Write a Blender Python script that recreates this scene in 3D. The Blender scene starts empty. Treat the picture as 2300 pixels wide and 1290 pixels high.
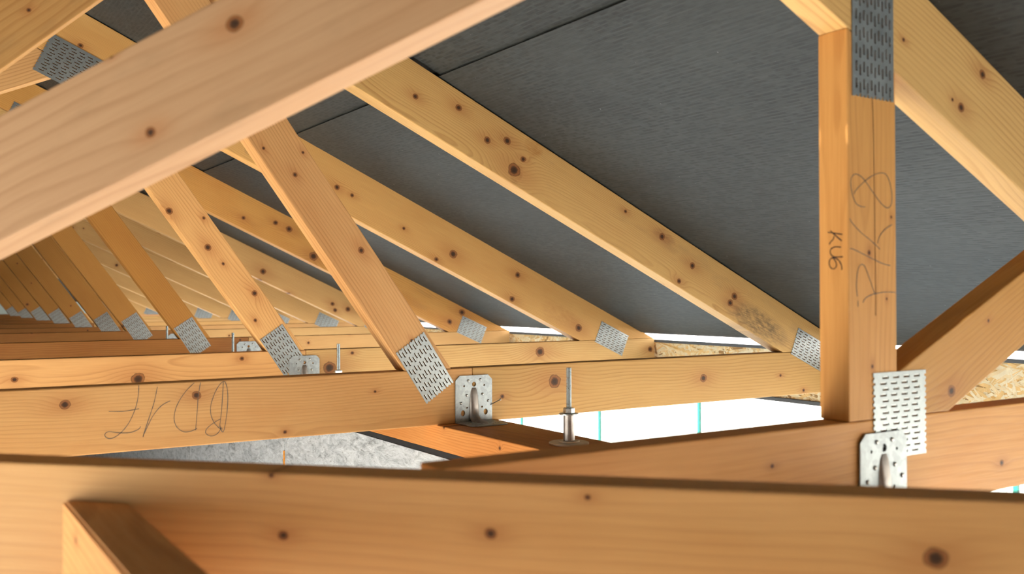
import bpy, bmesh, math, random
from mathutils import Matrix, Vector, noise as mnoise
sc = bpy.context.scene
col = sc.collection
rng = random.Random(7)

# ------------------------------------------------------------------ camera
EYE = 2.9                       # the eye stands 2.9 m above the slab
def cam_axes(yaw, pitch, roll):
    cy, sy, cp, sp = math.cos(yaw), math.sin(yaw), math.cos(pitch), math.sin(pitch)
    f = Vector((sy*cp, cy*cp, sp)); r0 = Vector((cy, -sy, 0)); u0 = r0.cross(f)
    cr, sr = math.cos(roll), math.sin(roll)
    return r0*cr + u0*sr, u0*cr - r0*sr, f
_r, _u, _f = cam_axes(0.5750, 0.0097, -0.0022)
cd = bpy.data.cameras.new('camera'); cam = bpy.data.objects.new('camera', cd); col.objects.link(cam)
cam.matrix_world = Matrix(((_r.x, _u.x, -_f.x, 0), (_r.y, _u.y, -_f.y, 0), (_r.z, _u.z, -_f.z, EYE), (0, 0, 0, 1)))
cd.sensor_width = 36.0; cd.lens = 36.0*2144.9/2300.0; cd.clip_start = 0.02; cd.clip_end = 300
cd.dof.use_dof = True; cd.dof.focus_distance = 2.75; cd.dof.aperture_fstop = 5.0
sc.camera = cam

# ------------------------------------------------------------------ sky, sun, exposure
w = bpy.data.worlds.new('sky'); sc.world = w; w.use_nodes = True
bg = w.node_tree.nodes['Background']; bg.inputs['Color'].default_value = (0.80, 0.91, 1.0, 1); bg.inputs['Strength'].default_value = 5.6
sl = bpy.data.lights.new('sun', 'SUN'); so = bpy.data.objects.new('sun', sl); col.objects.link(so)
sl.energy = 64.0; sl.angle = math.radians(1.5); sl.color = (1.0, 0.95, 0.88)
so.location = (-9, 1, 9)
so.rotation_euler = Vector((0.735, 0.0, -0.68)).to_track_quat('-Z', 'Y').to_euler()
vs = sc.view_settings; vs.view_transform = 'Standard'; vs.look = 'None'; vs.gamma = 1.0; vs.use_curve_mapping = False
vs.exposure = -0.33

# ------------------------------------------------------------------ node helper
class NT:
    def __init__(s, name):
        s.m = bpy.data.materials.new(name); s.m.use_nodes = True
        s.t = s.m.node_tree; s.t.nodes.clear()
        s.out = s.n('ShaderNodeOutputMaterial'); s.b = s.n('ShaderNodeBsdfPrincipled')
        s.t.links.new(s.b.outputs[0], s.out.inputs[0])
    def n(s, t, **k):
        o = s.t.nodes.new(t)
        for a, v in k.items(): setattr(o, a, v)
        return o
    def put(s, sock, v):
        if isinstance(v, bpy.types.NodeSocket): s.t.links.new(v, sock)
        elif v is not None: sock.default_value = v
    def math(s, op, a, b=None, c=None, clamp=False):
        o = s.n('ShaderNodeMath', operation=op, use_clamp=clamp)
        s.put(o.inputs[0], a); s.put(o.inputs[1], b); s.put(o.inputs[2], c); return o.outputs[0]
    def vec(s, x, y, z):
        o = s.n('ShaderNodeCombineXYZ'); s.put(o.inputs[0], x); s.put(o.inputs[1], y); s.put(o.inputs[2], z); return o.outputs[0]
    def sep(s, v):
        o = s.n('ShaderNodeSeparateXYZ'); s.put(o.inputs[0], v); return o.outputs
    def noise(s, v, scale, detail=2, rough=0.5, dist=0.0):
        o = s.n('ShaderNodeTexNoise'); s.put(o.inputs['Vector'], v); o.inputs['Scale'].default_value = scale
        o.inputs['Detail'].default_value = detail; o.inputs['Roughness'].default_value = rough; o.inputs['Distortion'].default_value = dist
        return o.outputs[0]
    def ramp(s, f, stops):
        o = s.n('ShaderNodeValToRGB'); s.put(o.inputs[0], f); e = o.color_ramp.elements
        while len(e) < len(stops): e.new(0.5)
        for i, (p, c) in enumerate(stops): e[i].position = p; e[i].color = (c[0], c[1], c[2], 1)
        return o.outputs[0]
    def mix(s, f, a, b, mode='MIX'):
        o = s.n('ShaderNodeMix', data_type='RGBA', blend_type=mode)
        s.put(o.inputs[0], f)
        s.put(o.inputs[6], (*a, 1) if isinstance(a, tuple) else a); s.put(o.inputs[7], (*b, 1) if isinstance(b, tuple) else b)
        return o.outputs[2]
    def rng(s, v, a, b, c=0.0, d=1.0):
        o = s.n('ShaderNodeMapRange'); s.put(o.inputs[0], v)
        for i, q in enumerate((a, b, c, d)): o.inputs[i+1].default_value = q
        return o.outputs[0]
    def bump(s, h, strength, dist=0.001):
        o = s.n('ShaderNodeBump'); o.inputs['Strength'].default_value = strength; o.inputs['Distance'].default_value = dist
        s.put(o.inputs['Height'], h); s.t.links.new(o.outputs[0], s.b.inputs['Normal'])
    def fin(s, color, rough=0.6, metal=0.0, spec=0.3):
        s.put(s.b.inputs['Base Color'], (*color, 1) if isinstance(color, tuple) else color)
        s.put(s.b.inputs['Roughness'], rough); s.put(s.b.inputs['Metallic'], metal)
        s.b.inputs['Specular IOR Level'].default_value = spec
        return s.m

def wood(name, tint=(1, 1, 1), knots=None, seed=0.0, ring=0.0065, pith=(0.05, -0.11), red=0.3, stain=0.0, contrast=1.0, wamp=0.060, marks=()):
    """Spruce: rings about a pith line, latewood lines, fibres, knots at given (x, z, r) or scattered."""
    t = NT(name)
    P = t.n('ShaderNodeTexCoord').outputs['Object']
    rnd = t.n('ShaderNodeObjectInfo').outputs['Random']
    off = t.math('MULTIPLY_ADD', rnd, 37.0, seed)
    x, y, z = t.sep(P)
    xo = t.math('ADD', x, off)
    # radius about the pith, warped slowly along the length
    warp = t.noise(t.vec(t.math('MULTIPLY', xo, 1.3), t.math('MULTIPLY', y, 4.0), t.math('MULTIPLY', z, 4.0)), 1.0, 3, 0.5)
    dy = t.math('SUBTRACT', y, pith[0]); dz = t.math('SUBTRACT', z, pith[1])
    r = t.math('SQRT', t.math('ADD', t.math('MULTIPLY', dy, dy), t.math('MULTIPLY', dz, dz)))
    r = t.math('MULTIPLY_ADD', warp, wamp, r)
    halo = dmin = keep = None
    kwob = t.math('MULTIPLY_ADD', t.noise(P, 60.0, 1, 0.5), 1.0, 0.50)
    if knots:
        for (kx, kz, kr) in knots:
            ax = t.math('DIVIDE', t.math('SUBTRACT', x, kx), kr*1.12); az = t.math('DIVIDE', t.math('SUBTRACT', z, kz), kr)
            d2 = t.math('ADD', t.math('MULTIPLY', ax, ax), t.math('MULTIPLY', az, az))
            d2 = t.math('MULTIPLY', d2, kwob)
            h = t.math('EXPONENT', t.math('MULTIPLY', t.math('ADD', t.math('MULTIPLY', t.math('MULTIPLY', ax, ax), 0.30), t.math('MULTIPLY', az, az)), -0.20))
            r = t.math('MULTIPLY_ADD', h, kr*1.6, r)
            dmin = d2 if dmin is None else t.math('MINIMUM', dmin, d2)
            halo = h if halo is None else t.math('MAXIMUM', halo, h)
    elif knots is None:
        vo = t.n('ShaderNodeTexVoronoi', voronoi_dimensions='2D'); vo.inputs['Scale'].default_value = 4.6
        t.put(vo.inputs['Vector'], t.vec(xo, z, 0.0))
        cr_, cg_, cb_ = t.sep(vo.outputs['Color'])
        size = t.math('MULTIPLY_ADD', cg_, 0.035, 0.022)
        d = t.math('DIVIDE', vo.outputs['Distance'], size)
        d2 = t.math('MULTIPLY', t.math('MULTIPLY', d, d), kwob); dmin = d2
        keep = t.rng(cr_, 0.38, 0.40)
        halo = t.math('MULTIPLY', t.math('EXPONENT', t.math('MULTIPLY', d2, -0.25)), keep)
        r = t.math('MULTIPLY_ADD', halo, 0.014, r)
    fr = t.math('FRACT', t.math('DIVIDE', r, ring))
    line = t.ramp(fr, [(0.0, (0, 0, 0)), (0.55, (0.18,)*3), (0.84, (1,)*3), (0.93, (0.75,)*3), (1.0, (0, 0, 0))])
    fib = t.noise(t.vec(t.math('MULTIPLY', xo, 9.0), t.math('MULTIPLY', y, 420.0), t.math('MULTIPLY', z, 420.0)), 1.0, 2, 0.6)
    blot = t.noise(t.vec(t.math('MULTIPLY', xo, 3.0), t.math('MULTIPLY', y, 9.0), t.math('MULTIPLY', z, 9.0)), 1.0, 3, 0.6)
    lite = (0.66*tint[0], 0.385*tint[1], 0.150*tint[2]); dark = (0.36*tint[0], 0.155*tint[1], 0.042*tint[2])
    redc = (0.55*tint[0], 0.255*tint[1], 0.078*tint[2])
    c = t.mix(t.rng(blot, 0.42, 0.75, 0.0, red), lite, redc)
    lm = t.noise(t.vec(t.math('MULTIPLY', xo, 2.0), t.math('MULTIPLY', y, 12.0), t.math('MULTIPLY', z, 12.0)), 1.0, 2, 0.5)
    c = t.mix(t.math('MULTIPLY', line, t.rng(lm, 0.3, 0.7, 0.10*contrast, 0.62*contrast)), c, dark)
    c = t.mix(t.rng(fib, 0.35, 0.72, 0.0, 0.20), c, dark)
    if stain > 0:
        g = t.noise(t.vec(t.math('MULTIPLY', xo, 5.0), t.math('MULTIPLY', y, 16.0), t.math('MULTIPLY', z, 16.0)), 1.0, 4, 0.65)
        c = t.mix(t.rng(g, 0.55, 0.72, 0.0, stain), c, (0.20, 0.13, 0.07))
    for (mx_, mz_, rx_, rz_, mc_, ms_) in marks:        # dirt and resin patches with a shape of their own
        ax = t.math('DIVIDE', t.math('SUBTRACT', x, mx_), rx_); az = t.math('DIVIDE', t.math('SUBTRACT', z, mz_), rz_)
        d2 = t.math('ADD', t.math('MULTIPLY', ax, ax), t.math('MULTIPLY', az, az))
        br_ = t.rng(t.noise(t.vec(t.math('MULTIPLY', x, 30.0), 0.0, t.math('MULTIPLY', z, 90.0)), 1.0, 4, 0.7), 0.32, 0.62)
        c = t.mix(t.math('MULTIPLY', t.math('MULTIPLY', t.rng(d2, 0.25, 1.0, 1.0, 0.0), br_), ms_), c, mc_)
    if halo is not None:
        c = t.mix(t.math('MULTIPLY', halo, 0.52), c, (0.38, 0.135, 0.036))
        kn = t.math('MULTIPLY_ADD', t.noise(P, 230.0, 3, 0.65), 0.50, t.math('SUBTRACT', dmin, 0.25))
        kc = t.ramp(kn, [(0.05, (0.030, 0.012, 0.005)), (0.30, (0.085, 0.030, 0.009)), (0.48, (0.25, 0.090, 0.024)), (0.82, (0.29, 0.110, 0.030)), (0.97, (0.085, 0.032, 0.010))])
        core = t.rng(dmin, 0.92, 1.22, 0.96, 0.0)
        if keep is not None: core = t.math('MULTIPLY', core, keep)
        c = t.mix(core, c, kc)
    t.bump(t.math('ADD', t.math('MULTIPLY', line, -0.5), fib), 0.22, 0.0006)
    return t.fin(c, t.rng(fib, 0.3, 0.7, 0.50, 0.66), 0, 0.28)

def metal(name, base, rough=0.36, metallic=0.85, spangle=0.12, scale=160):
    t = NT(name); P = t.n('ShaderNodeTexCoord').outputs['Object']
    vo = t.n('ShaderNodeTexVoronoi'); vo.inputs['Scale'].default_value = scale; t.put(vo.inputs['Vector'], P)
    v = t.sep(vo.outputs['Color'])[0]; big = t.noise(P, 35.0, 4, 0.65)
    scr = t.noise(P, 420.0, 3, 0.7, 3.0)
    f = t.math('ADD', t.math('ADD', t.math('MULTIPLY', v, 0.16), t.math('MULTIPLY', big, 0.50)), t.math('MULTIPLY', scr, 0.34))
    lo = tuple(b*(1-spangle*2.2) for b in base); hi = tuple(min(1, b*(1+spangle)) for b in base)
    c = t.ramp(f, [(0.25, lo), (0.75, hi)])
    return t.fin(c, t.rng(big, 0.3, 0.7, rough-0.06, rough+0.1), metallic, 0.5)

def plain(name, color, rough=0.6, var=0.08, scale=20.0, metallic=0.0, bump=0.0):
    t = NT(name); P = t.n('ShaderNodeTexCoord').outputs['Object']; nz = t.noise(P, scale, 4, 0.6)
    c = t.ramp(nz, [(0.3, tuple(max(0, q*(1-var)) for q in color)), (0.7, tuple(min(1, q*(1+var)) for q in color))])
    if bump: t.bump(nz, bump, 0.004)
    return t.fin(c, rough, metallic)

def membrane_mat():
    t = NT('roof_underlay'); P = t.n('ShaderNodeTexCoord').outputs['Object']; x, y, z = t.sep(P)
    # woven reinforcement: short stitches in rows (rows run along the eave)
    u = t.math('DIVIDE', t.math('MULTIPLY_ADD', t.noise(t.vec(x, y, 0.0), 5.0, 2), 0.006, x), 0.0102)
    row = t.rng(t.math('ABSOLUTE', t.math('SUBTRACT', t.math('FRACT', u), 0.5)), 0.24, 0.42, 1.0, 0.0)
    dash = t.rng(t.noise(t.vec(t.math('MULTIPLY', t.math('FLOOR', u), 7.3), t.math('MULTIPLY', y, 34.0), 0.0), 1.0, 1), 0.44, 0.56)
    patch = t.rng(t.noise(t.vec(x, y, 3.0), 2.2, 3, 0.6), 0.35, 0.70, 0.25, 1.0)
    weave = t.math('MULTIPLY', t.math('MULTIPLY', row, dash), patch)
    soft = t.noise(t.vec(t.math('MULTIPLY', x, 1.0), t.math('MULTIPLY', y, 0.5), 0.0), 5.0, 4, 0.55)
    strk = t.noise(t.vec(t.math('MULTIPLY', x, 130.0), t.math('MULTIPLY', y, 14.0), 0.0), 1.0, 3, 0.65)
    c = t.ramp(soft, [(0.3, (0.019, 0.0215, 0.0205)), (0.7, (0.031, 0.035, 0.033))])
    c = t.mix(t.rng(strk, 0.4, 0.75, 0.0, 0.55), c, (0.052, 0.057, 0.055))
    c = t.mix(t.math('MULTIPLY', weave, 0.80), c, (0.011, 0.012, 0.012))
    sp = t.noise(P, 85.0, 2, 0.5)
    c = t.mix(t.rng(sp, 0.74, 0.80, 0.0, 0.5), c, (0.34, 0.34, 0.33))
    h = t.math('ADD', t.math('MULTIPLY', weave, -0.5), t.math('ADD', t.math('MULTIPLY', soft, 5.0), strk))
    t.bump(h, 0.45, 0.0015)
    return t.fin(c, 0.55, 0, 0.30)

def greyboard_mat():
    t = NT('grey_strand_board'); P = t.n('ShaderNodeTexCoord').outputs['Object']
    x, y, z = t.sep(P); Q = t.vec(x, t.math('MULTIPLY', y, 0.55), t.math('MULTIPLY', z, 1.3))
    a = t.noise(Q, 24.0, 6, 0.72, 1.6); b = t.noise(Q, 95.0, 3, 0.7, 0.6); cst = t.noise(Q, 9.0, 3, 0.6)
    c = t.ramp(a, [(0.30, (0.16, 0.165, 0.165)), (0.46, (0.42, 0.44, 0.45)), (0.70, (0.64, 0.66, 0.67))])
    c = t.mix(t.rng(b, 0.60, 0.70, 0.0, 0.65), c, (0.09, 0.088, 0.08))
    c = t.mix(t.rng(cst, 0.55, 0.75, 0.0, 0.35), c, (0.62, 0.63, 0.62))
    t.bump(t.math('ADD', a, t.math('MULTIPLY', b, 0.4)), 0.6, 0.006)
    return t.fin(c, 0.62, 0, 0.3)

def ground_mat():
    t = NT('dry_ground'); P = t.n('ShaderNodeTexCoord').outputs['Object']
    a = t.noise(P, 0.9, 5, 0.65); b = t.noise(P, 6.0, 5, 0.75)
    c = t.ramp(a, [(0.35, (0.52, 0.49, 0.43)), (0.65, (0.62, 0.595, 0.54))])
    c = t.mix(t.rng(b, 0.58, 0.72, 0.0, 0.75), c, (0.24, 0.36, 0.14))
    t.bump(b, 0.5, 0.03)
    return t.fin(c, 0.9, 0, 0.1)

M = dict(
    plate=metal('galvanised_plate', (0.33, 0.36, 0.365), 0.40, 0.72, 0.10, 150),
    tooth=metal('punched_tooth', (0.66, 0.70, 0.71), 0.30, 0.8, 0.03, 150),
    bracket=metal('galvanised_bracket', (0.36, 0.39, 0.40), 0.46, 0.62, 0.22, 130),
    rib=metal('rubbed_zinc', (0.32, 0.29, 0.27), 0.40, 0.85, 0.15, 90),
    nail=metal('steel_nail', (0.52, 0.50, 0.46), 0.30, 0.85, 0.15, 300),
    zinc=metal('zinc_rod', (0.66, 0.72, 0.74), 0.26, 0.92, 0.08, 200),
    sleeve=metal('rubbed_steel', (0.46, 0.42, 0.40), 0.42, 0.85, 0.3, 70),
    washer=metal('yellow_zinc', (0.66, 0.58, 0.47), 0.45, 0.55, 0.15, 60),
    membrane=membrane_mat(), greyboard=greyboard_mat(), ground=ground_mat(),
    slab=plain('concrete_slab', (0.80, 0.79, 0.77), 0.8, 0.12, 3.0, bump=0.3),
    white=plain('white_board', (0.90, 0.91, 0.91), 0.45, 0.03, 4.0),
    dark=plain('dark_gasket', (0.025, 0.024, 0.024), 0.6, 0.15, 30.0),
    darkgrey=plain('grey_trim', (0.10, 0.105, 0.11), 0.55, 0.08, 12.0),
    gap=plain('black_eave_strip', (0.012, 0.012, 0.013), 0.7, 0.2, 30.0),
    foam=plain('orange_foam', (0.72, 0.27, 0.03), 0.7, 0.2, 60.0),
    pencil=plain('graphite_pencil', (0.15, 0.115, 0.085), 0.55, 0.3, 500.0),
    marker=plain('black_marker', (0.022, 0.014, 0.016), 0.5, 0.2, 300.0),
    render_wall=plain('grey_render', (0.42, 0.42, 0.41), 0.85, 0.1, 6.0),
    white_wall=plain('bounce_white', (0.78, 0.77, 0.74), 0.85, 0.05, 6.0),  # white chosen for the unseen outer wall face, to bounce light at the eave
    torn_shade=plain('shaded_torn_wood', (0.085, 0.040, 0.014), 0.9, 0.5, 120.0),
    fence=plain('green_fence_paint', (0.002, 0.075, 0.060), 0.45, 0.05, 8.0),
    osb=plain('strand_board_core', (0.74, 0.52, 0.25), 0.7, 0.12, 30.0),
)
OSB = [plain('strand_%s' % k, c, 0.62, 0.10, 45.0) for k, c in (
    ('pale', (0.90, 0.72, 0.43)), ('honey', (0.86, 0.58, 0.25)), ('amber', (0.72, 0.42, 0.14)), ('cream', (0.93, 0.80, 0.56)), ('brown', (0.40, 0.22, 0.08)))]

# ------------------------------------------------------------------ object helpers
def tag(o, label=None, cat=None, group=None, kind=None):
    for k, v in (('label', label), ('category', cat), ('group', group), ('kind', kind)):
        if v: o[k] = v
    return o
def adopt(o, parent):
    if parent is not None:
        mw = o.matrix_basis.copy(); o.parent = parent
        o.matrix_basis = WORLD[parent.name].inverted() @ mw
        WORLD[o.name] = mw
    else: WORLD[o.name] = o.matrix_basis.copy()
    return o
WORLD = {}
def mk(name, mesh, mats=None, world=None, parent=None):
    o = bpy.data.objects.new(name, mesh); col.objects.link(o)
    if mats is not None and mesh is not None and not mesh.materials:
        for m_ in (mats if isinstance(mats, (list, tuple)) else [mats]): mesh.materials.append(m_)
    if world is not None: o.matrix_basis = world
    return adopt(o, parent)
def empty(name, loc):
    o = bpy.data.objects.new(name, None); col.objects.link(o); o.empty_display_size = 0.1
    o.matrix_basis = Matrix.Translation(loc); WORLD[o.name] = o.matrix_basis.copy(); return o
def to_mesh(bm, name, smooth=False):
    bmesh.ops.recalc_face_normals(bm, faces=bm.faces)
    me = bpy.data.meshes.new(name); bm.to_mesh(me); bm.free()
    if smooth:
        for p in me.polygons: p.use_smooth = True
    return me
def box_bm(x0, x1, y0, y1, z0, z1, bev=0.0, bm=None):
    bm = bm or bmesh.new()
    v = [bm.verts.new(c) for c in ((x0,y0,z0),(x1,y0,z0),(x1,y1,z0),(x0,y1,z0),(x0,y0,z1),(x1,y0,z1),(x1,y1,z1),(x0,y1,z1))]
    fs = [bm.faces.new([v[i] for i in f]) for f in ((0,3,2,1),(4,5,6,7),(0,1,5,4),(1,2,6,5),(2,3,7,6),(3,0,4,7))]
    if bev: bmesh.ops.bevel(bm, geom=list({e_ for f in fs for e_ in f.edges}), offset=bev, segments=2, affect='EDGES', profile=0.5)
    return bm
def box(name, x0, x1, y0, y1, z0, z1, mat, parent=None, bev=0.0):
    """box given in eye-relative metres (z = 0 at the eye)"""
    c = Vector(((x0+x1)/2, (y0+y1)/2, (z0+z1)/2)); a = Vector(((x1-x0)/2, (y1-y0)/2, (z1-z0)/2))
    me = to_mesh(box_bm(-a.x, a.x, -a.y, a.y, -a.z, a.z, bev), name)
    return mk(name, me, mat, Matrix.Translation(c + Vector((0, 0, EYE))), parent)

class Plane:
    """a vertical plane a truss stands in: 2-D (s, z), thickness runs along n"""
    def __init__(s, o, e1): s.o = Vector(o); s.e = Vector(e1).normalized(); s.n = Vector((-s.e.y, s.e.x, 0))
    def mat(s, p, ang, dn=0.0):
        c, q = math.cos(ang), math.sin(ang); Z = Vector((0, 0, 1))
        ex = s.e*c + Z*q; ez = Z*c - s.e*q
        loc = s.o + s.e*p[0] + Z*(p[1]+EYE) + s.n*dn
        return Matrix(((ex.x, s.n.x, ez.x, loc.x), (ex.y, s.n.y, ez.y, loc.y), (ex.z, s.n.z, ez.z, loc.z), (0, 0, 0, 1)))
def loc2(pts, org, ang):
    c, q = math.cos(ang), math.sin(ang)
    return [((x-org[0])*c + (z-org[1])*q, -(x-org[0])*q + (z-org[1])*c) for x, z in pts]
def board(name, pl, poly, ang, th, mat_kw, parent, dn=0.0, knots=None, bev=0.0025):
    org = (sum(p[0] for p in poly)/len(poly), sum(p[1] for p in poly)/len(poly))
    q = loc2(poly, org, ang); bm = bmesh.new()
    a = [bm.verts.new((x, 0, z)) for x, z in q]; b = [bm.verts.new((x, th, z)) for x, z in q]
    bm.faces.new(a); bm.faces.new(b[::-1])
    for i in range(len(q)): j = (i+1) % len(q); bm.faces.new((a[j], a[i], b[i], b[j]))
    bmesh.ops.recalc_face_normals(bm, faces=bm.faces)
    bmesh.ops.bevel(bm, geom=bm.edges[:], offset=bev, segments=2, affect='EDGES', profile=0.6)
    me = to_mesh(bm, name)
    if isinstance(mat_kw, dict):
        kl = None if knots is None else [(*loc2([(kx, kz)], org, ang)[0], kr) for kx, kz, kr in knots]
        kw_ = dict(mat_kw)
        if 'marks' in kw_: kw_['marks'] = [(*loc2([(q_[0], q_[1])], org, ang)[0], *q_[2:]) for q_ in kw_['marks']]
        m_ = wood('spruce_%s' % name, knots=kl, **kw_)
    else: m_ = mat_kw
    return mk(name, me, m_, pl.mat(org, ang, dn), parent)

def curve_sheet(loops, th, name):
    """flat sheet with holes: loops in 2-D, the first one is the outline; lies in local x-z, faces -y"""
    cu = bpy.data.curves.new(name, 'CURVE'); cu.dimensions = '2D'; cu.fill_mode = 'BOTH'; cu.extrude = th/2
    for lp in loops:
        sp = cu.splines.new('POLY'); sp.points.add(len(lp)-1); sp.use_cyclic_u = True
        for p, (x, z) in zip(sp.points, lp): p.co = (x, z, 0, 1)
    ob = bpy.data.objects.new(name, cu); col.objects.link(ob)
    dg = bpy.context.evaluated_depsgraph_get(); dg.update()
    me = bpy.data.meshes.new_from_object(ob.evaluated_get(dg)); me.name = name
    bpy.data.objects.remove(ob); bpy.data.curves.remove(cu)
    bm = bmesh.new(); bm.from_mesh(me)
    for v in bm.verts: x, y, z = v.co; v.co = (x, -z, y)
    bm.to_mesh(me); bm.free(); me.materials.clear()
    return me
def circ(cx, cz, rx, rz=None, n=12):
    rz = rz or rx
    return [(cx+rx*math.cos(2*math.pi*i/n), cz+rz*math.sin(2*math.pi*i/n)) for i in range(n)]

PLATES = {}
def plate_mesh(L, W):
    key = (round(L, 3), round(W, 3))
    if key in PLATES: return PLATES[key]
    px, pz, sl_, sw = 0.0255, 0.0087, 0.0150, 0.0039
    ncol = max(4, int(round(W/pz)) - 1); z0 = -(ncol-1)*pz/2
    nrow = int(math.floor((L-0.002)/px)); x0 = -(nrow-1)*px/2
    left, right, slots = [], [], []
    for j in range(ncol):
        z = z0 + j*pz; sh = 0.0027 if j % 2 else -0.0027
        for i in range(nrow):
            x = x0 + i*px + sh
            slots.append((x, z))
    hl, hw = L/2, W/2; nd = 0.0042
    out = [(-hl, -hw), (hl, -hw)]
    for j in range(ncol):
        z = z0 + j*pz; d = nd if j % 2 else nd*0.5
        out += [(hl, z-sw/2), (hl-d, z-sw/2), (hl-d, z+sw/2), (hl, z+sw/2)]
    out += [(hl, hw), (-hl, hw)]
    for j in reversed(range(ncol)):
        z = z0 + j*pz; d = nd*0.5 if j % 2 else nd
        out += [(-hl, z+sw/2), (-hl+d, z+sw/2), (-hl+d, z-sw/2), (-hl, z-sw/2)]
    loops = [out] + [[(x-sl_/2, z-sw/2), (x-sl_/2, z+sw/2), (x+sl_/2, z+sw/2), (x+sl_/2, z-sw/2)] for x, z in slots]
    me = curve_sheet(loops, 0.0014, 'nail_plate')
    bm = bmesh.new(); bm.from_mesh(me)
    for x, z in slots:                                  # the folded root of each punched tooth
        n0 = len(bm.faces)
        box_bm(x-sl_/2+0.0004, x+sl_/2-0.0022, -0.0011, 0.0006, z+sw/2-0.0008, z+sw/2-0.0001, bm=bm)
        bm.faces.ensure_lookup_table()
        for f in bm.faces[n0:]: f.material_index = 1
    n0 = len(bm.faces)                                  # backing sheet for damaged wood, slot shade painted into its dark colour
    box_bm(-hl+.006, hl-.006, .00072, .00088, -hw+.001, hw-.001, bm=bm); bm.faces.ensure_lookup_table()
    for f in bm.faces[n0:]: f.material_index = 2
    bm.to_mesh(me); bm.free()
    me.materials.append(M['plate']); me.materials.append(M['tooth']); me.materials.append(M['torn_shade'])
    PLATES[key] = me; return me
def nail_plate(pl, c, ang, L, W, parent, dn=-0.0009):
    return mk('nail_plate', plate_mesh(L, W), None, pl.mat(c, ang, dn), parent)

def strokes(name, pl, lines, parent, mat, width=0.0011, dn=-0.0003, side=None):
    """handwriting as thin flat ribbons lying on the wood"""
    bm = bmesh.new()
    for ln in lines:
        pts = [Vector(p) for p in ln]; sm = []
        for i in range(len(pts)-1):                     # Catmull-Rom
            p0, p1, p2, p3 = pts[max(i-1, 0)], pts[i], pts[i+1], pts[min(i+2, len(pts)-1)]
            for k in range(5):
                t = k/5; sm.append(0.5*((2*p1)+(p2-p0)*t+(2*p0-5*p1+4*p2-p3)*t*t+(3*p1-p0-3*p2+p3)*t**3))
        sm.append(pts[-1]); prev = None
        for i, p in enumerate(sm):
            d = (sm[min(i+1, len(sm)-1)] - sm[max(i-1, 0)])
            d = d.normalized() if d.length > 1e-9 else Vector((1, 0))
            nn = Vector((-d.y, d.x))*width/2*(0.75+0.5*rng.random())
            cur = [bm.verts.new((q.x, dd, q.y)) for dd in (-0.00015, 0.00015) for q in (p+nn, p-nn)]
            if prev:
                for a, b in ((0, 1), (1, 3), (3, 2), (2, 0)): bm.faces.new((prev[a], prev[b], cur[b], cur[a]))
            prev = cur
    me = to_mesh(bm, name)
    return mk(name, me, mat, pl.mat((0, 0), 0, dn), parent)

def lathe(prof, n=20, bm=None, smooth=True):
    bm = bm or bmesh.new(); rings = []
    for r, z in prof: rings.append([bm.verts.new((r*math.cos(2*math.pi*i/n), r*math.sin(2*math.pi*i/n), z)) for i in range(n)])
    for a, b in zip(rings, rings[1:]):
        for i in range(n): j = (i+1) % n; bm.faces.new((a[i], a[j], b[j], b[i]))
    bm.faces.new(rings[0][::-1]); bm.faces.new(rings[-1]); return bm

# ------------------------------------------------------------------ measured lines of the trusses (eye-relative metres)
ZT, ZB = -0.1841, -0.3241               # bottom chord: top and underside
SLOPE, CL, CU = 0.4602, 0.9249, 1.0888  # rafter: z = C - SLOPE * x
WM, WL, WR = 1.379, 1.2748, 1.4572      # web: z = W - WM * x
XR, XE, XS = 0.466, 2.78, 1.195         # ridge, chord end, chord splice
TH = 0.052
AR, AW = -math.atan(SLOPE), -math.atan(WM)
roof = lambda x: (CU - SLOPE*x) if x >= XR else (CU - SLOPE*(2*XR - x))

# ------------------------------------------------------------------ setting: slab, ground, walls, roof underlay
tag(box('ground', -60, 80, -50, 90, -3.10, -2.93, M['ground']), 'sunlit pale dry ground outside under the eaves', None, None, 'structure')
tag(box('bounce_strip', 1.335, 6.0, -12, 20, -2.93, -2.91, plain('pale_bounce', (.74, .73, .70), .9, .12, 40.0, bump=.4)), 'added pale strip bouncing light up under the right eave', None, None, 'structure')  # unseen strip added as a reflector for the right eave
tag(box('floor', -2.0, 1.335, -6.2, 14.1, -2.93, -EYE, M['slab']), 'light concrete slab below the trusses', None, None, 'structure')
wall = tag(box('wall_right', 1.162, 1.325, 1.45, 14.0, -EYE, -0.40, M['white_wall']), 'wall of grey strand boards under the timber wall plate', None, None, 'structure')
yb = 1.45
while yb < 13.9:
    y1 = min(yb+1.25, 14.0)
    y1 = 1.99 if yb < 1.9 else y1
    p = box('panel', 1.150, 1.162, yb+0.003, y1-0.003, -EYE, -0.402, M['greyboard'], wall, 0.001)
    yb = y1
bm = bmesh.new()
for k in range(9):
    z = -0.56 - 0.012*k + rng.uniform(-.003, .003)
    box_bm(-0.004, 0.004, -0.005, 0.005, z-0.009+0.5, z+0.006+0.5, 0.002, bm) if k else None
mk('foam_bead', to_mesh(bm, 'foam_bead'), M['foam'], Matrix.Translation((1.150, 3.24, EYE-0.5+0.030)), wall)
box('gasket_strip', 1.150, 1.335, 1.45, 14.0, -0.400, -0.387, M['dark'], wall)
tag(box('shade_wall_left', -1.75, -1.6, 2.5, 14.0, -EYE, ZB, M['render_wall']), 'unseen grey wall added to darken the far left side', None, None, 'structure')  # unseen wall, its start set to keep the farther webs dark
tag(box('shade_wall_left', -1.75, -1.6, -6.0, 0.75, -EYE, ZB, M['render_wall']), 'unseen grey wall added on the left to cut light near the camera', None, None, 'structure')  # unseen wall added to narrow the left opening and dim front faces
tag(box('wall_right', 1.162, 1.325, -6.0, -1.2, -EYE, -.40, M['render_wall']), 'unseen grey wall added on the right behind the camera to cut front light', None, None, 'structure')  # unseen wall piece added to dim faces turned to the camera
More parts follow.
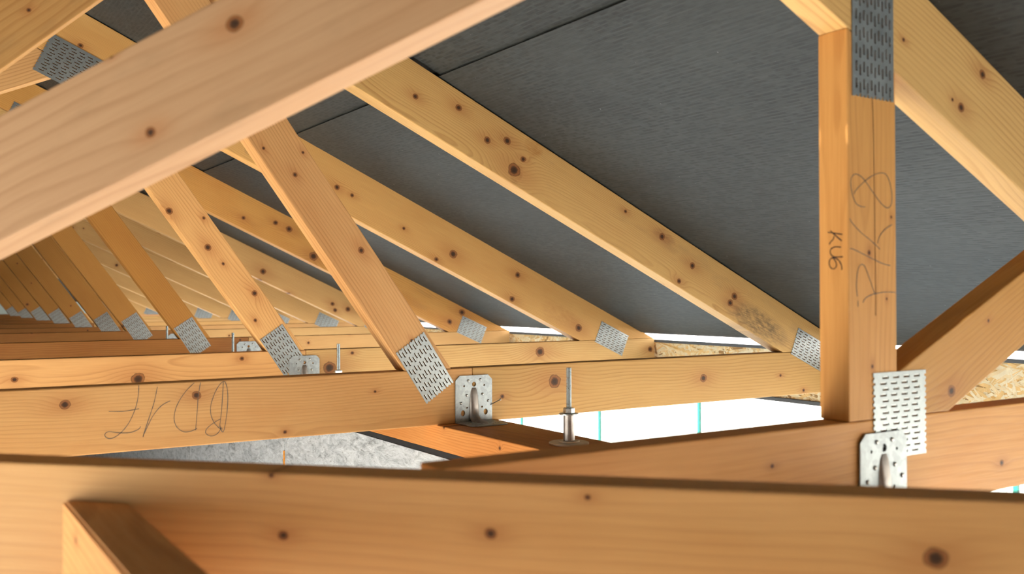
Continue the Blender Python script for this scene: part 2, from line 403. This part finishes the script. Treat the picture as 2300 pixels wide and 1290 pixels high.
tag(box('shade_wall_near', -1.75, 2.7, -6.1, -6.0, -EYE, roof(2.7)-.02, M['render_wall']), 'unseen grey wall added behind the camera to cut front light', None, None, 'structure')  # unseen back wall added to keep daylight off the front faces
tag(box('wall_far', -1.75, 2.78, 13.75, 13.85, -EYE, -.06, plain('grey_green_render', (.36, .41, .39), .8, .06, 5.0)), 'grey wall at the far end of the building', None, None, 'structure')

def sheet(name, pts, parent, mat, th=0.003, bev=False):
    """roof sheet through 3-D points (eye-relative), thickened upwards; local frame lies in the sheet (x down the slope, y along the eave)"""
    P = [Vector((a, b, c+EYE)) for a, b, c in pts]
    n = (P[1]-P[0]).cross(P[2]-P[0]).normalized(); n = n if n.z > 0 else -n
    ey = (Vector((0, 1, 0)) - n*n.y).normalized(); ex = ey.cross(n)
    o = sum(P, Vector())/len(P)
    W_ = Matrix(((ex.x, ey.x, n.x, o.x), (ex.y, ey.y, n.y, o.y), (ex.z, ey.z, n.z, o.z), (0, 0, 0, 1)))
    L_ = [W_.inverted() @ p for p in P]
    bm = bmesh.new(); a = [bm.verts.new((q.x, q.y, 0)) for q in L_]; b = [bm.verts.new((q.x, q.y, th)) for q in L_]
    bm.faces.new(a); bm.faces.new(b)
    for i in range(len(a)): j = (i+1) % len(a); bm.faces.new((a[i], a[j], b[j], b[i]))
    return mk(name, to_mesh(bm, name), mat, W_, parent)
ceil = tag(empty('ceiling', (XR, 6, EYE+roof(XR))), 'dark grey woven roof underlay stretched over the rafters', None, None, 'structure')
YN, YRE, YF = -6.0, 11.78, 14.10       # near edge, far ridge end, far eave
hipy = lambda x: YRE + abs(x-XR)        # the far hip lines
e = 0.0005
R3 = lambda x, y, d=0.0: (x, y, roof(x)+d+e)
sheet('underlay_sheet', [R3(1.157, YN), R3(2.705, YN), R3(2.705, hipy(2.705)), R3(1.157, hipy(1.157))], ceil, M['membrane'], .0012)
sheet('underlay_sheet', [R3(XR, YN, .007), R3(1.26, YN, .007), R3(1.26, hipy(1.26), .007), R3(XR, YRE, .007)], ceil, M['membrane'], .0012)
sheet('underlay_sheet', [R3(-1.9, YN), R3(XR, YN), R3(XR, YRE), R3(-1.9, hipy(-1.9))], ceil, M['membrane'])
zr = roof(XR)+e
sheet('underlay_sheet', [(XR, YRE, zr), (2.705, hipy(2.705), roof(2.705)+e), (-1.773, hipy(-1.773), roof(-1.773)+e)], ceil, M['membrane'])
sheet('eave_strip', [(2.50, YN, roof(2.50)+.03), (2.79, YN, roof(2.79)+.03), (2.79, 14.1, roof(2.79)+.03), (2.50, 13.8, roof(2.50)+.03)], ceil, M['gap'])  # near-black strip above the lower edge of the underlay

# wall plate carrying the trusses
wp_m = wood('spruce_wall_plate', tint=(0.86, 0.62, 0.44), seed=3.1, red=0.9)
L_ = 20.0
bm = box_bm(-L_/2, L_/2, -0.0925, 0.0925, -0.0315, 0.0315, 0.002)
wp = mk('wall_plate', to_mesh(bm, 'wall_plate'), wp_m, Matrix.Translation((1.2425, 4.0, EYE-0.3556)) @ Matrix.Rotation(math.pi/2, 4, 'Z'))
tag(wp, 'flat reddish timber wall plate running under the trusses, carrying brackets and rods', 'wall plate')

# ------------------------------------------------------------------ trusses
def truss(y, label, name='roof_truss', ky=None, dl=0.0, du=0.0, tints=None, jit=0.0, rr=None, seed=0.0, apex_up=0.0, xs=XS):
    ky = ky or {}; tints = tints or {}
    rr = rr or random.Random(int(y*100))
    pl = Plane((0, y, 0), (1, 0, 0)); t = empty(name, (XR, y, EYE+ZB))
    tag(t, label, 'roof truss', 'roof trusses in a row')
    cl, cu = CL+dl, CU+du
    zl = lambda x: cl - SLOPE*x
    zu = lambda x: cu - SLOPE*x
    xa = XR - (cu-cl)/(2*SLOPE)
    def kw(k, base):
        d = dict(tint=base, seed=seed+rr.uniform(0, 20), red=rr.uniform(.15, .6), pith=(rr.uniform(.02, .09), rr.choice((-1, 1))*rr.uniform(.03, .15)), ring=rr.uniform(.005, .0085))
        d.update(tints.get(k, {})); return d
    v = lambda: tuple(q*rr.uniform(.93, 1.05) for q in (1, 1, 1))
    ck = ky.get('chord')
    cL = board('bottom_chord', pl, [(-1.848, ZB), (xs, ZB), (xs, ZT), (-1.848, ZT)], 0, TH, kw('chord_l', v()), t, knots=ck)
    cR = board('bottom_chord', pl, [(xs+.0008, ZB), (XE, ZB), (XE, ZT), (xs+.0008, ZT)], 0, TH, kw('chord_r', v()), t, knots=ck)
    board('rafter', pl, [((cl-ZT)/SLOPE, ZT+.0006), ((cu-ZT)/SLOPE, ZT+.0006), (XR, zu(XR)), (xa, zl(xa))], AR, TH, kw('rafter', v()), t, knots=ky.get('rafter'))
    board('rafter', pl, [(2*XR-(cu-ZT)/SLOPE, ZT+.0006), (2*XR-(cl-ZT)/SLOPE, ZT+.0006), (XR-.0006, zl(XR)-.0006), (xa-.0006, zl(xa)-.0008)], -AR, TH, kw('rafter_l', v()), t)
    wx = lambda c, z: (c-z)/WM
    xwr = (WR-cl)/(WM-SLOPE); ztop = zl(XR)
    xq = (WL-(cl-2*SLOPE*XR))/(WM+SLOPE); zq = WL - WM*xq
    board('web', pl, [(wx(WL, ZT), ZT+.0006), (wx(WR, ZT), ZT+.0006), (xwr, zl(xwr)-.0006), (XR, ztop-.0012), (xq, zq-.0008)], AW, TH, kw('web', v()), t, knots=ky.get('web'))
    mx = lambda x: 2*XR - x
    j = lambda s: rr.uniform(-s, s)*jit
    nail_plate(pl, (1.115+j(.006), -.1785+j(.012)), -0.99+j(.04), .155, .092, t)
    nail_plate(pl, (2.5475+j(.01), -.1795+j(.008)), AR+.02+j(.03), .160, .092, t)
    nail_plate(pl, (.465+j(.01), .694+apex_up+j(.01)), AR+j(.03), .200, .126, t)
    nail_plate(pl, (mx(2.5475), -.1795), -AR, .160, .092, t)
    return t, pl, cL, cR

KA_chord = [(0.293, -0.218, 0.009), (0.555, -0.214, 0.0087), (1.512, -0.232, 0.017), (1.343, -0.263, 0.006), (2.067, -0.25, 0.0115), (2.408, -0.258, 0.0048), (2.518, -0.312, 0.0055), (0.979, -0.23, 0.0033), (0.754, -0.310, 0.0042), (-0.3, -0.26, 0.012), (-0.9, -0.23, 0.01)]
KA_raft = [(1.089, 0.498, 0.0068), (1.213, 0.483, 0.0081), (1.299, 0.407, 0.0085), (1.361, 0.411, 0.0095), (1.382, 0.335, 0.0165), (1.411, 0.366, 0.0073), (1.763, 0.243, 0.005), (1.902, 0.175, 0.010), (2.023, 0.091, 0.0095), (2.201, -0.002, 0.0105), (2.182, -0.022, 0.010), (1.968, 0.044, 0.007)]
KB_raft = [(1.778, 0.16, 0.0148), (1.706, 0.139, 0.008), (2.07, 0.084, 0.0103), (1.31, 0.385, 0.009), (1.367, 0.36, 0.0065), (1.571, 0.25, 0.0055), (2.043, -0.011, 0.0103), (2.37, -0.131, 0.0145), (0.477, 0.768, 0.0071)]
KC_raft = [(1.489, 0.344, 0.0104), (1.554, 0.317, 0.0137), (1.674, 0.192, 0.0182), (1.339, 0.36, 0.0082), (2.486, -0.083, 0.0156), (2.412, -0.131, 0.0131)]
KD_raft = [(1.809, 0.148, 0.0161), (1.791, 0.091, 0.0135), (1.965, 0.016, 0.009), (2.239, -0.044, 0.0115), (2.256, -0.082, 0.0115), (2.34, -0.077, 0.0144)]
KB_chord = [(0.645, -0.257, 0.0185), (0.3, -0.242, 0.0085), (2.176, -0.223, 0.0184), (2.756, -0.231, 0.0115), (0.973, -0.205, 0.0069), (1.282, -0.249, 0.0198), (1.367, -0.2, 0.006), (-0.4, -0.24, 0.01)]
KA_web = [(0.778, 0.282, 0.0052), (0.943, 0.111, 0.0074), (0.704, 0.337, 0.0035), (0.797, 0.335, 0.0036), (1.078, -0.109, 0.0036)]
KB_web = [(0.739, 0.275, 0.0100), (0.861, 0.162, 0.0104), (1.016, 0.012, 0.009), (0.848, 0.257, 0.005), (0.911, 0.109, 0.005), (1.018, -0.079, 0.006)]

PEN_A = [[(0.3764, -0.2374), (0.4069, -0.2391), (0.4362, -0.2355)], [(0.4352, -0.1864), (0.434, -0.2109), (0.4269, -0.2398), (0.413, -0.2682), (0.3947, -0.2878), (0.3796, -0.294), (0.3705, -0.29), (0.369, -0.2835), (0.3765, -0.2793), (0.3947, -0.283), (0.4161, -0.2847), (0.4332, -0.2801), (0.4394, -0.2734)], [(0.473, -0.1917), (0.466, -0.226), (0.4535, -0.2646), (0.4441, -0.2951), (0.4488, -0.284), (0.4645, -0.2522), (0.482, -0.2319), (0.4996, -0.2231)], [(0.5635, -0.1867), (0.5585, -0.2182), (0.5562, -0.2519), (0.553, -0.2905)], [(0.5502, -0.1867), (0.5305, -0.2065), (0.5142, -0.2323), (0.5077, -0.2586), (0.5126, -0.279), (0.5273, -0.2912), (0.5437, -0.2914), (0.5563, -0.2864)], [(0.6132, -0.1867), (0.6108, -0.2316), (0.6074, -0.2691), (0.6057, -0.2861), (0.6136, -0.2976), (0.6211, -0.2563), (0.6228, -0.2152), (0.6159, -0.1873), (0.6005, -0.2002), (0.5877, -0.2302), (0.5854, -0.2539), (0.5921, -0.2748), (0.604, -0.2893), (0.6115, -0.2916)], [(0.6074, -0.2691), (0.5904, -0.2781), (0.577, -0.289), (0.5753, -0.299), (0.5871, -0.3058), (0.6006, -0.301), (0.6091, -0.288)]]
PEN_POST = [[(1.2001, 0.1304), (1.1896, 0.1308), (1.1793, 0.1347), (1.1725, 0.1443), (1.1691, 0.1541), (1.1675, 0.165), (1.1702, 0.1729), (1.1779, 0.1773), (1.1883, 0.1758), (1.2004, 0.1688), (1.2215, 0.1504), (1.2375, 0.1377), (1.2501, 0.1317), (1.2583, 0.1336), (1.263, 0.1401), (1.2635, 0.1539), (1.2596, 0.1674), (1.2542, 0.1774), (1.2469, 0.1826), (1.2361, 0.1828), (1.2217, 0.1792), (1.2075, 0.1726), (1.1899, 0.162), (1.1777, 0.1524), (1.1751, 0.1478)], [(1.165, 0.112), (1.1704, 0.1055), (1.1893, 0.0929), (1.2084, 0.0835), (1.2243, 0.0749), (1.2341, 0.069)], [(1.2636, 0.1069), (1.2498, 0.1007), (1.2388, 0.0935), (1.2316, 0.0853), (1.2288, 0.0773)], [(1.165, 0.0681), (1.1735, 0.0672), (1.196, 0.0605), (1.2241, 0.0521), (1.242, 0.0473), (1.2584, 0.045)], [(1.1822, -0.0163), (1.1823, -0.0075)], [(1.1812, -0.0014), (1.1791, 0.0125), (1.1804, 0.0269), (1.1836, 0.0391), (1.1888, 0.0448), (1.1941, 0.0454), (1.1993, 0.0416), (1.2062, 0.0305), (1.221, 0.0031)], [(1.1936, -0.0103), (1.2006, -0.0036), (1.213, 0.0008), (1.2272, 0.0031), (1.2452, 0.005), (1.2705, 0.0045)]]
PEN_SIDE = [[(0.9318, 0.0937), (0.9223, 0.0921), (0.9056, 0.0891)], [(0.927, 0.0957), (0.9183, 0.0885), (0.907, 0.0799)], [(0.9203, 0.0875), (0.9224, 0.0826), (0.9265, 0.0794), (0.9292, 0.0756)], [(0.9084, 0.0704), (0.9184, 0.0715), (0.9252, 0.0693), (0.9276, 0.0649), (0.9259, 0.0603), (0.9198, 0.0567), (0.9051, 0.0565)], [(0.9072, 0.0375), (0.9072, 0.0424), (0.9105, 0.0492), (0.9158, 0.0538), (0.9225, 0.0557), (0.928, 0.0531), (0.9294, 0.0475), (0.9274, 0.0419), (0.9227, 0.0393), (0.9179, 0.0411), (0.9165, 0.046), (0.9192, 0.0517), (0.9226, 0.0552)]]

YA, YB, YC = 2.1207, 3.1523, 4.315
tA, plA, cAl, cAr = truss(YA, 'sharp roof truss whose bottom chord carries upside-down pencilled BD17', ky=dict(chord=KA_chord, rafter=KA_raft, web=KA_web), dl=.005, du=-.003, apex_up=.065, xs=1.252,
    tints=dict(chord_l=dict(tint=(1, .93, .86), red=.55, ring=.007, contrast=.8), chord_r=dict(tint=(.86, .84, .66), red=.1, ring=.009), rafter=dict(tint=(1, 1.03, .92), red=.15, stain=.22, ring=.0042, marks=[(2.30, -.085, .17, .050, (.13, .085, .045), .80), (1.445, .40, .035, .030, (.42, .17, .035), .7), (1.91, .175, .05, .020, (.20, .12, .06), .55), (1.39, .325, .02, .03, (.20, .085, .02), .7)]), web=dict(tint=(1, .93, .92), red=.5, ring=.007)))
strokes('pencil_mark', plA, PEN_A, cAl, M['pencil'], 0.0013)
tB, plB, cBl, cBr = truss(YB, 'roof truss right behind the pencilled BD17 truss', ky=dict(chord=KB_chord, rafter=KB_raft, web=KB_web), dl=-.0150, du=.0045, jit=.4,
    tints=dict(chord_l=dict(tint=(1.05, .96, .90), red=.3, ring=.011), web=dict(tint=(1.04, .98, .92), red=.25), rafter=dict(tint=(1, .95, .78), red=.4, ring=.0042, marks=[(2.28, -.08, .12, .05, (.45, .20, .06), .5), (1.0, .50, .02, .03, (.25, .14, .06), .5)])))
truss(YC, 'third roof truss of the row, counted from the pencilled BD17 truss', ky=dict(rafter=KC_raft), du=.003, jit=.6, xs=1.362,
    tints=dict(web=dict(tint=(.62, .48, .24)), rafter=dict(tint=(.98, .84, .56), red=.6, stain=.2), chord_l=dict(tint=(.48, .33, .18), red=.7)))  # web and left chord tints darkened to stand in for shade
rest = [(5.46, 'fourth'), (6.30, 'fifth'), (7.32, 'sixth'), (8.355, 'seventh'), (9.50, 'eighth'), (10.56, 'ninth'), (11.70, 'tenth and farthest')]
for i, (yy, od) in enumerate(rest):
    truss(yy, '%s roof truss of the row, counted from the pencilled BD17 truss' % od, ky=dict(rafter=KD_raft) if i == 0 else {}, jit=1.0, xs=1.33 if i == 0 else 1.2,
        tints=dict(web=dict(tint=(.66, .53, .28)), rafter=dict(tint=(1.04, 1.03, .98), red=.2), chord_l=dict(tint=(.48, .34, .19), red=.7)))  # shade again put into the web and left chord tints

# girder truss with the post (nearest, right)
YO = 0.8959
plO = Plane((0, YO, 0), (1, 0, 0)); g = empty('girder_truss', (1.2, YO, EYE+ZB))
tag(g, 'near timber half truss with upright post marked KU6 and braced foot', 'roof truss')
board('bottom_chord', plO, [(0.492, ZB), (XE, ZB), (XE, ZT), (0.492, ZT)], 0, TH, dict(tint=(1.04, .86, .64), seed=5, red=.5, ring=.012, contrast=.5), g, knots=[(1.554, -0.28, 0.005), (1.0, -0.231, 0.003), (0.7, -.26, .006)])
zl, zu = (lambda x: CL - SLOPE*x), (lambda x: CU - SLOPE*x)
board('rafter', plO, [((CL-ZT)/SLOPE, ZT+.0006), ((CU-ZT)/SLOPE, ZT+.0006), (.50, zu(.50)), (.50, zl(.50))], AR, TH, dict(tint=(1.04, 1.08, .98), seed=8, red=.05, ring=.0085), g,
    knots=[(1.506, 0.364, 0.0075), (1.445, 0.303, 0.0075), (1.421, 0.313, 0.003), (1.295, 0.391, 0.0034), (.9, .6, .008)])
post = board('post', plO, [(1.1615, ZT+.0006), (1.2737, ZT+.0006), (1.2737, zl(1.2737)-.0006), (1.1615, zl(1.1615)-.0006)], math.pi/2, TH, dict(tint=(1.02, .86, .62), seed=2, red=.5, ring=.010, contrast=.7, pith=(.02, .02)), g,
    knots=[(1.209, .063, .0035), (1.25, -.005, .002), (1.262, .118, .0022), (1.215, -.105, .003)])
strokes('pencil_mark', plO, PEN_POST, post, M['pencil'], 0.0012)
strokes('drying_crack', plO, [[(1.2185, .292), (1.2205, .24), (1.2215, .16), (1.2225, .08), (1.2235, .02), (1.2232, -.03)]], post, plain('split_wood', (.16, .065, .02), .8), 0.0011)
# marker letters on the left side face of the post (plane x = 1.1615, thickness along +x)
plS = Plane((1.1615, 0, 0), (0, -1, 0))
strokes('marker_lettering', plS, [[(-a, b) for a, b in ln] for ln in PEN_SIDE], post, M['marker'], 0.0015)
board('brace', plO, [(1.2743, ZT+.0006), (1.405, ZT+.0006), (1.913, .0440), (1.775, .1075), (1.2743, -.1166)], math.atan(.45), TH, dict(tint=(.82, .69, .42), seed=11, red=.4, ring=.009), g,
    knots=[(1.413, -0.152, 0.0085), (1.518, -0.042, 0.003), (1.7, .03, .006)])
nail_plate(plO, (1.2795, -.1795), 0, .128, .129, g)
nail_plate(plO, (1.2195, .372), -math.pi/2, .160, .096, g)

# diagonal hip truss in front (45 degrees to the row)
q2 = 2**.5
plH = Plane((1.31/2, 1.31/2, 0), (1, -1, 0)); hp = empty('hip_truss', (.5, .81, EYE+ZB))
tag(hp, 'blurred diagonal front truss: broad lower beam and big slanting timber across upper left', 'roof truss')
board('bottom_chord', plH, [(-1.98, ZB), (1.6, ZB), (1.6, ZT), (-1.98, ZT)], 0, .053, dict(tint=(1, .92, .84), seed=14, red=.45, ring=.012, contrast=.55), hp,
    knots=[(-0.442, -0.249, 0.005), (-0.22, -0.236, 0.0055), (0.193, -0.238, 0.0095), (-0.456, -0.187, 0.003), (-0.123, -0.196, 0.003)])
hz = lambda s: .062 + .4215*(s+.784)
board('web', plH, [(-1.707, ZT+.0006), (-1.368, ZT+.0006), (.529, hz(.529)), (.3376, hz(.3376)+.143)], math.atan(.4215), .053, dict(tint=(.78, .80, 1.10), seed=17, red=.25, ring=.018, contrast=.8, stain=.25, wamp=.10), hp,
    knots=[(-0.498, 0.29, 0.0088), (-0.597, 0.178, 0.0055), (-0.645, 0.263, 0.0025)])

# second slanting timber high at the left
plT = Plane((0, 2.0680, 0), (1, 0, 0))
tz = lambda x: .4358 + .9337*(x-.1706)
tb = empty('diagonal_brace', (.17, 2.068, EYE+.44))
tag(tb, 'slanting timber brace in the upper left corner above the big beam', 'brace')
board('brace_board', plT, [(-.50, tz(-.50)), (.44, tz(.44)), (.385, tz(.385)+.188), (-.56, tz(-.56)+.188)], math.atan(.9337), .0515, dict(tint=(.80, .74, .62), seed=21, red=.35, ring=.012, stain=.3), tb, knots=[(.22, .56, .004), (0, .35, .006)])

# short joist butting against the front truss, running towards the camera
bm = bmesh.new()
fp = [(-.9, -.0295), (1.0935, -.0295), (1.1525, .0295), (-.9, .0295)]   # (along y, across -x)
a = [bm.verts.new((u, v_, -.07)) for u, v_ in fp]; b = [bm.verts.new((u, v_, .07)) for u, v_ in fp]
bm.faces.new(a[::-1]); bm.faces.new(b)
for i in range(4): k = (i+1) % 4; bm.faces.new((a[i], a[k], b[k], b[i]))
bmesh.ops.bevel(bm, geom=bm.edges[:], offset=.003, segments=2, affect='EDGES')
jo = mk('stub_joist', to_mesh(bm, 'stub_joist'), wood('spruce_joist', tint=(1, .84, .74), knots=[(1.06, .045, .004), (.75, -.02, .006)], seed=4, red=.6, ring=.011),
        Matrix.Translation((.1865, 0, EYE-.223-.07)) @ Matrix.Rotation(math.pi/2, 4, 'Z'))
tag(jo, 'short joist butting into the front beam at lower left, blurred', 'joist')

# ------------------------------------------------------------------ angle brackets
BW, BH, BD = .109, .121, .090
def bracket_meshes():
    c = .012
    uv = lambda u, v: (-BW/2+u*BW, BH*(1-v))
    out = [(-BW/2, 0.003), (BW/2, 0.003), (BW/2, BH-c), (BW/2-c, BH), (-BW/2+c, BH), (-BW/2, BH-c)]
    holes = [circ(*uv(.5, .19), .0062), circ(*uv(.23, .22), .0026, n=8), circ(*uv(.78, .22), .0026, n=8), circ(*uv(.31, .68), .0026, n=8), circ(*uv(.72, .68), .0026, n=8),
             circ(*uv(.20, .79), .0062, .0078), circ(*uv(.82, .79), .0062, .0078)]
    vert = curve_sheet([out]+holes, .0025, 'upright_leg'); vert.materials.append(M['bracket'])
    out2 = [(-BW/2, 0), (BW/2, 0), (BW/2, BD-c), (BW/2-c, BD), (-BW/2+c, BD), (-BW/2, BD-c)]
    h2 = [circ(x, y_, .0026, n=8) for x, y_ in ((-.04, .03), (.04, .03), (-.03, .06), (.03, .06))] + [circ(-.022, .075, .005), circ(.022, .045, .005)]
    flat = curve_sheet([out2]+h2, .0025, 'flat_leg'); flat.materials.append(M['bracket'])
    # pressed rib running down the upright leg, round the bend and out on the flat leg
    path = [(0, .086), (0, .078), (0, .06), (0, .035), (.0, .012), (-.012, .0), (-.03, 0), (-.05, 0), (-.062, 0)]   # (y, z)
    hgt = [0, .003, .0055, .0085, .012, .012, .007, .004, 0]; wid = [.006, .0095, .012, .013, .0145, .0145, .013, .011, .006]
    bm = bmesh.new(); rings = []
    for i, (y_, z_) in enumerate(path):
        nx = (-1, 0) if i < 4 else ((-.7, .7) if i in (4, 5) else (0, 1))
        rings.append([bm.verts.new((math.sin(t_)*wid[i], y_+nx[0]*math.cos(t_)*hgt[i], z_+nx[1]*math.cos(t_)*hgt[i])) for t_ in [math.pi/2*k/4 for k in range(-4, 5)]])
    for a_, b_ in zip(rings, rings[1:]):
        for k in range(8): bm.faces.new((a_[k], a_[k+1], b_[k+1], b_[k]))
    rib = to_mesh(bm, 'rib', True); rib.materials.append(M['rib'])
    nb = lathe([(.0001, .0024), (.0026, .0020), (.0036, .0010), (.0036, 0)], 12)
    nail = to_mesh(nb, 'nail', True); nail.materials.append(M['nail'])
    return vert, flat, rib, nail
BR = bracket_meshes()
def bracket(xc, y, label, skip=()):
    r_ = empty('angle_bracket', (xc, y, EYE+ZB)); tag(r_, label, 'bracket', 'angle brackets fixing trusses to the wall plate')
    T = Matrix.Translation((xc, y, EYE+ZB))
    mk('upright_leg', BR[0], None, T @ Matrix.Translation((0, -.0022, 0)), r_)
    # flat leg: turn the sheet so its z runs towards the viewer
    mk('flat_leg', BR[1], None, T @ Matrix.Translation((0, -.0009, .0022)) @ Matrix.Rotation(math.radians(90), 4, 'X'), r_)
    mk('rib', BR[2], None, T @ Matrix.Translation((0, -.0034, .0034)), r_)
    for u, v_ in ((.34, .11), (.67, .10), (.30, .42), (.73, .41), (.14, .58), (.89, .56)):
        mk('nail', BR[3], None, T @ Matrix.Translation((-BW/2+u*BW, -.0034, BH*(1-v_))) @ Matrix.Rotation(math.radians(90), 4, 'X'), r_)
    for x_, y_ in ((-.04, .052), (.04, .058), (.012, .078), (-.012, .07)):
        mk('nail', BR[3], None, T @ Matrix.Translation((x_, -y_, .0034)), r_)
    return r_
brA = bracket(1.255, YA, 'galvanised angle bracket in sharp focus, right of the nearest web foot plate')
bracket(1.2345, YO-.0016, 'blurred galvanised angle bracket at the foot of the upright post')
bracket(1.189, YB, 'galvanised angle bracket half hidden behind the BD17 chord')
bracket(1.362, YC, 'galvanised angle bracket behind the second slanting web, third along')
bracket(1.330, 5.46, 'small distant angle bracket, mostly hidden by the third slanting web')
# a nail driven in askew beside the first bracket
nb = lathe([(.0001, .034), (.0032, .0335), (.0032, .032), (.0013, .0315), (.0013, 0)], 8)
nl = mk('bent_nail', to_mesh(nb, 'bent_nail', True), M['nail'], Matrix.Translation((1.304, YA-.001, EYE-.283)) @ Matrix.Rotation(math.radians(55), 4, 'X') @ Matrix.Rotation(math.radians(35), 4, 'Y'))
tag(nl, 'steel nail driven in askew beside the sharp angle bracket', 'nail')

# ------------------------------------------------------------------ anchor rods on the wall plate
prof = []
zz = 0.0
while zz < .168:
    prof += [(.0060, zz), (.0052, zz+.0009)]; zz += .0018
rod_me = to_mesh(lathe(prof, 12), 'threaded_rod'); rod_me.materials.append(M['zinc'])
def hexnut():
    bm = bmesh.new(); pr = [(.0112, .0, 1), (.0126, .0014, 1), (.0126, .0106, 1), (.0112, .012, 1)]; rs = []
    for r_, z_, _ in pr: rs.append([bm.verts.new((r_*math.cos(math.pi/3*i+.35), r_*math.sin(math.pi/3*i+.35), z_)) for i in range(6)])
    for a_, b_ in zip(rs, rs[1:]):
        for i in range(6): bm.faces.new((a_[i], a_[(i+1) % 6], b_[(i+1) % 6], b_[i]))
    bm.faces.new(rs[0][::-1]); bm.faces.new(rs[-1]); me = to_mesh(bm, 'nut'); me.materials.append(M['zinc']); return me
nut_me = hexnut()
def disc(r_, h_, name, mat):
    me = to_mesh(lathe([(r_*.985, 0), (r_, h_*.25), (r_, h_*.75), (r_*.985, h_)], 40), name); me.materials.append(mat); return me
w1, w2, w3 = disc(.0215, .0030, 'washer', M['zinc']), disc(.0225, .0034, 'washer', M['washer']), disc(.0440, .0045, 'base_washer', M['washer'])
slv = to_mesh(lathe([(.0120, 0), (.0127, .001), (.0127, .0555), (.0120, .0565)], 24), 'sleeve', False); slv.materials.append(M['sleeve'])
def anchor(x, y, label):
    r_ = empty('anchor_rod', (x, y, EYE+ZB)); tag(r_, label, 'anchor rod', 'threaded anchor rods on the wall plate')
    for nm, me, z_ in (('base_washer', w3, .0), ('washer', w2, .0045), ('sleeve', slv, .0079), ('washer', w1, .0645), ('nut', nut_me, .0676), ('threaded_rod', rod_me, -.001)):
        mk(nm, me, None, Matrix.Translation((x, y, EYE+ZB+z_)), r_)
anchor(1.243, 1.690, 'threaded anchor rod with sleeve and wide washer, nearest and fully visible')
anchor(1.243, 2.980, 'threaded anchor rod with nut behind the BD17 chord, second from the camera')
anchor(1.243, 4.155, 'thin distant threaded rod between the second and third slanting webs')
anchor(1.243, 5.348, 'farthest visible threaded rod, left of the third slanting web')

# ------------------------------------------------------------------ eaves
ev = tag(box('fascia_board', 2.920, 2.940, YN, 14.4, -.384, -.112, M['white'], None, .001), 'long white fascia board along the right eave', 'fascia board')
tag(box('eave_batten', 2.798, 2.818, YN, 14.4, -.2025, -.1905, M['darkgrey'], None, .001), 'thin dark batten between white fascia and strand board', 'batten')
tag(box('soffit_trim', 2.795, 3.05, YN, 14.4, -.398, -.384, M['darkgrey'], None, .001), 'dark grey soffit trim under the strand board at the eave', 'trim')
def osb_panel(y0, y1, label, nst):
    r_ = empty('strand_board', (2.812, (y0+y1)/2, EYE-.384)); tag(r_, label, 'strand board', 'strand boards closing the eave')
    box('core', 2.806, 2.818, y0+.0015, y1-.0015, -.3835, -.203, M['osb'], r_)
    if nst:
        rr = random.Random(int(y0*50)+3); bm = bmesh.new()
        for k in range(nst):
            L = rr.uniform(.03, .12); W_ = rr.uniform(.003, .013); an = rr.gauss(0, .55) if rr.random() < .75 else rr.uniform(-1.5, 1.5)
            cy, cz = rr.uniform(y0+.01, y1-.01), rr.uniform(-.378, -.208); d = rr.uniform(.0003, .0018)
            ca, sa = math.cos(an), math.sin(an); vs_ = []
            for u, v_ in ((-1, -.5), (-.8, -1), (.85, -1), (1, .4), (.7, 1), (-.9, .9)):
                yy = cy + u*L/2*ca - v_*W_/2*sa; zz_ = cz + u*L/2*sa + v_*W_/2*ca
                yy = min(max(yy, y0+.002), y1-.002); zz_ = min(max(zz_, -.383), -.2035)
                vs_.append(bm.verts.new((2.806-d+rr.uniform(-.0003, .0003), yy, zz_+EYE)))
            f_ = bm.faces.new(vs_); f_.material_index = rr.choices(range(5), (36, 24, 8, 29, 3))[0]
        me = bpy.data.meshes.new('strands'); bm.normal_update(); bm.to_mesh(me); bm.free()
        for m_ in OSB: me.materials.append(m_)
        s_ = mk('strands', me, None, None, None); s_['kind'] = 'stuff'
        WORLD[s_.name] = Matrix(); adopt(s_, r_)
osb_panel(-1.2, 1.30, 'honey-coloured strand board closing the eave beyond the upright post', 3000)
osb_panel(1.30, 3.80, 'honey-coloured strand board closing the eave behind the BD17 truss heel', 3200)
osb_panel(3.80, 6.30, 'honey-coloured strand board closing the eave behind the third truss', 1800)
osb_panel(6.30, 8.80, 'strand board closing the eave farther along, behind the fifth truss', 0)
osb_panel(8.80, 14.35, 'strand board closing the far end of the eave', 0)
tag(box('fascia_board', -1.9, 2.8, 14.15, 14.17, -.24, -.13, M['white']), 'white fascia board across the far end of the roof', 'fascia board')

# ------------------------------------------------------------------ fence outside
fn = empty('mesh_fence', (11, 12, 0)); tag(fn, 'green wire mesh fence outside, seen through the bright gap', 'fence')
GZ = -.03
for k in range(-8, 14):
    yk = 11.39 + 2.61*k
    bm = box_bm(-.028, .028, -.028, .028, 0, 1.55, .003)
    mk('fence_post', to_mesh(bm, 'fence_post'), M['fence'], Matrix.Translation((11, yk, GZ)), fn)
bm = bmesh.new(); y_ = 11.39-2.61*2
while y_ < 11.39+2.61*4: box_bm(10.975, 10.979, y_-.002, y_+.002, GZ+.05, GZ+1.5, 0, bm); y_ += .10
for k in range(8): box_bm(10.974, 10.980, 11.39-2.61*8, 11.39+2.61*13, GZ+.05+k*.205, GZ+.056+k*.205, 0, bm)
wires = mk('wire_mesh', to_mesh(bm, 'wire_mesh'), M['fence'], None, None); WORLD[wires.name] = Matrix(); adopt(wires, fn); wires['kind'] = 'stuff'
bpy.context.view_layer.update()
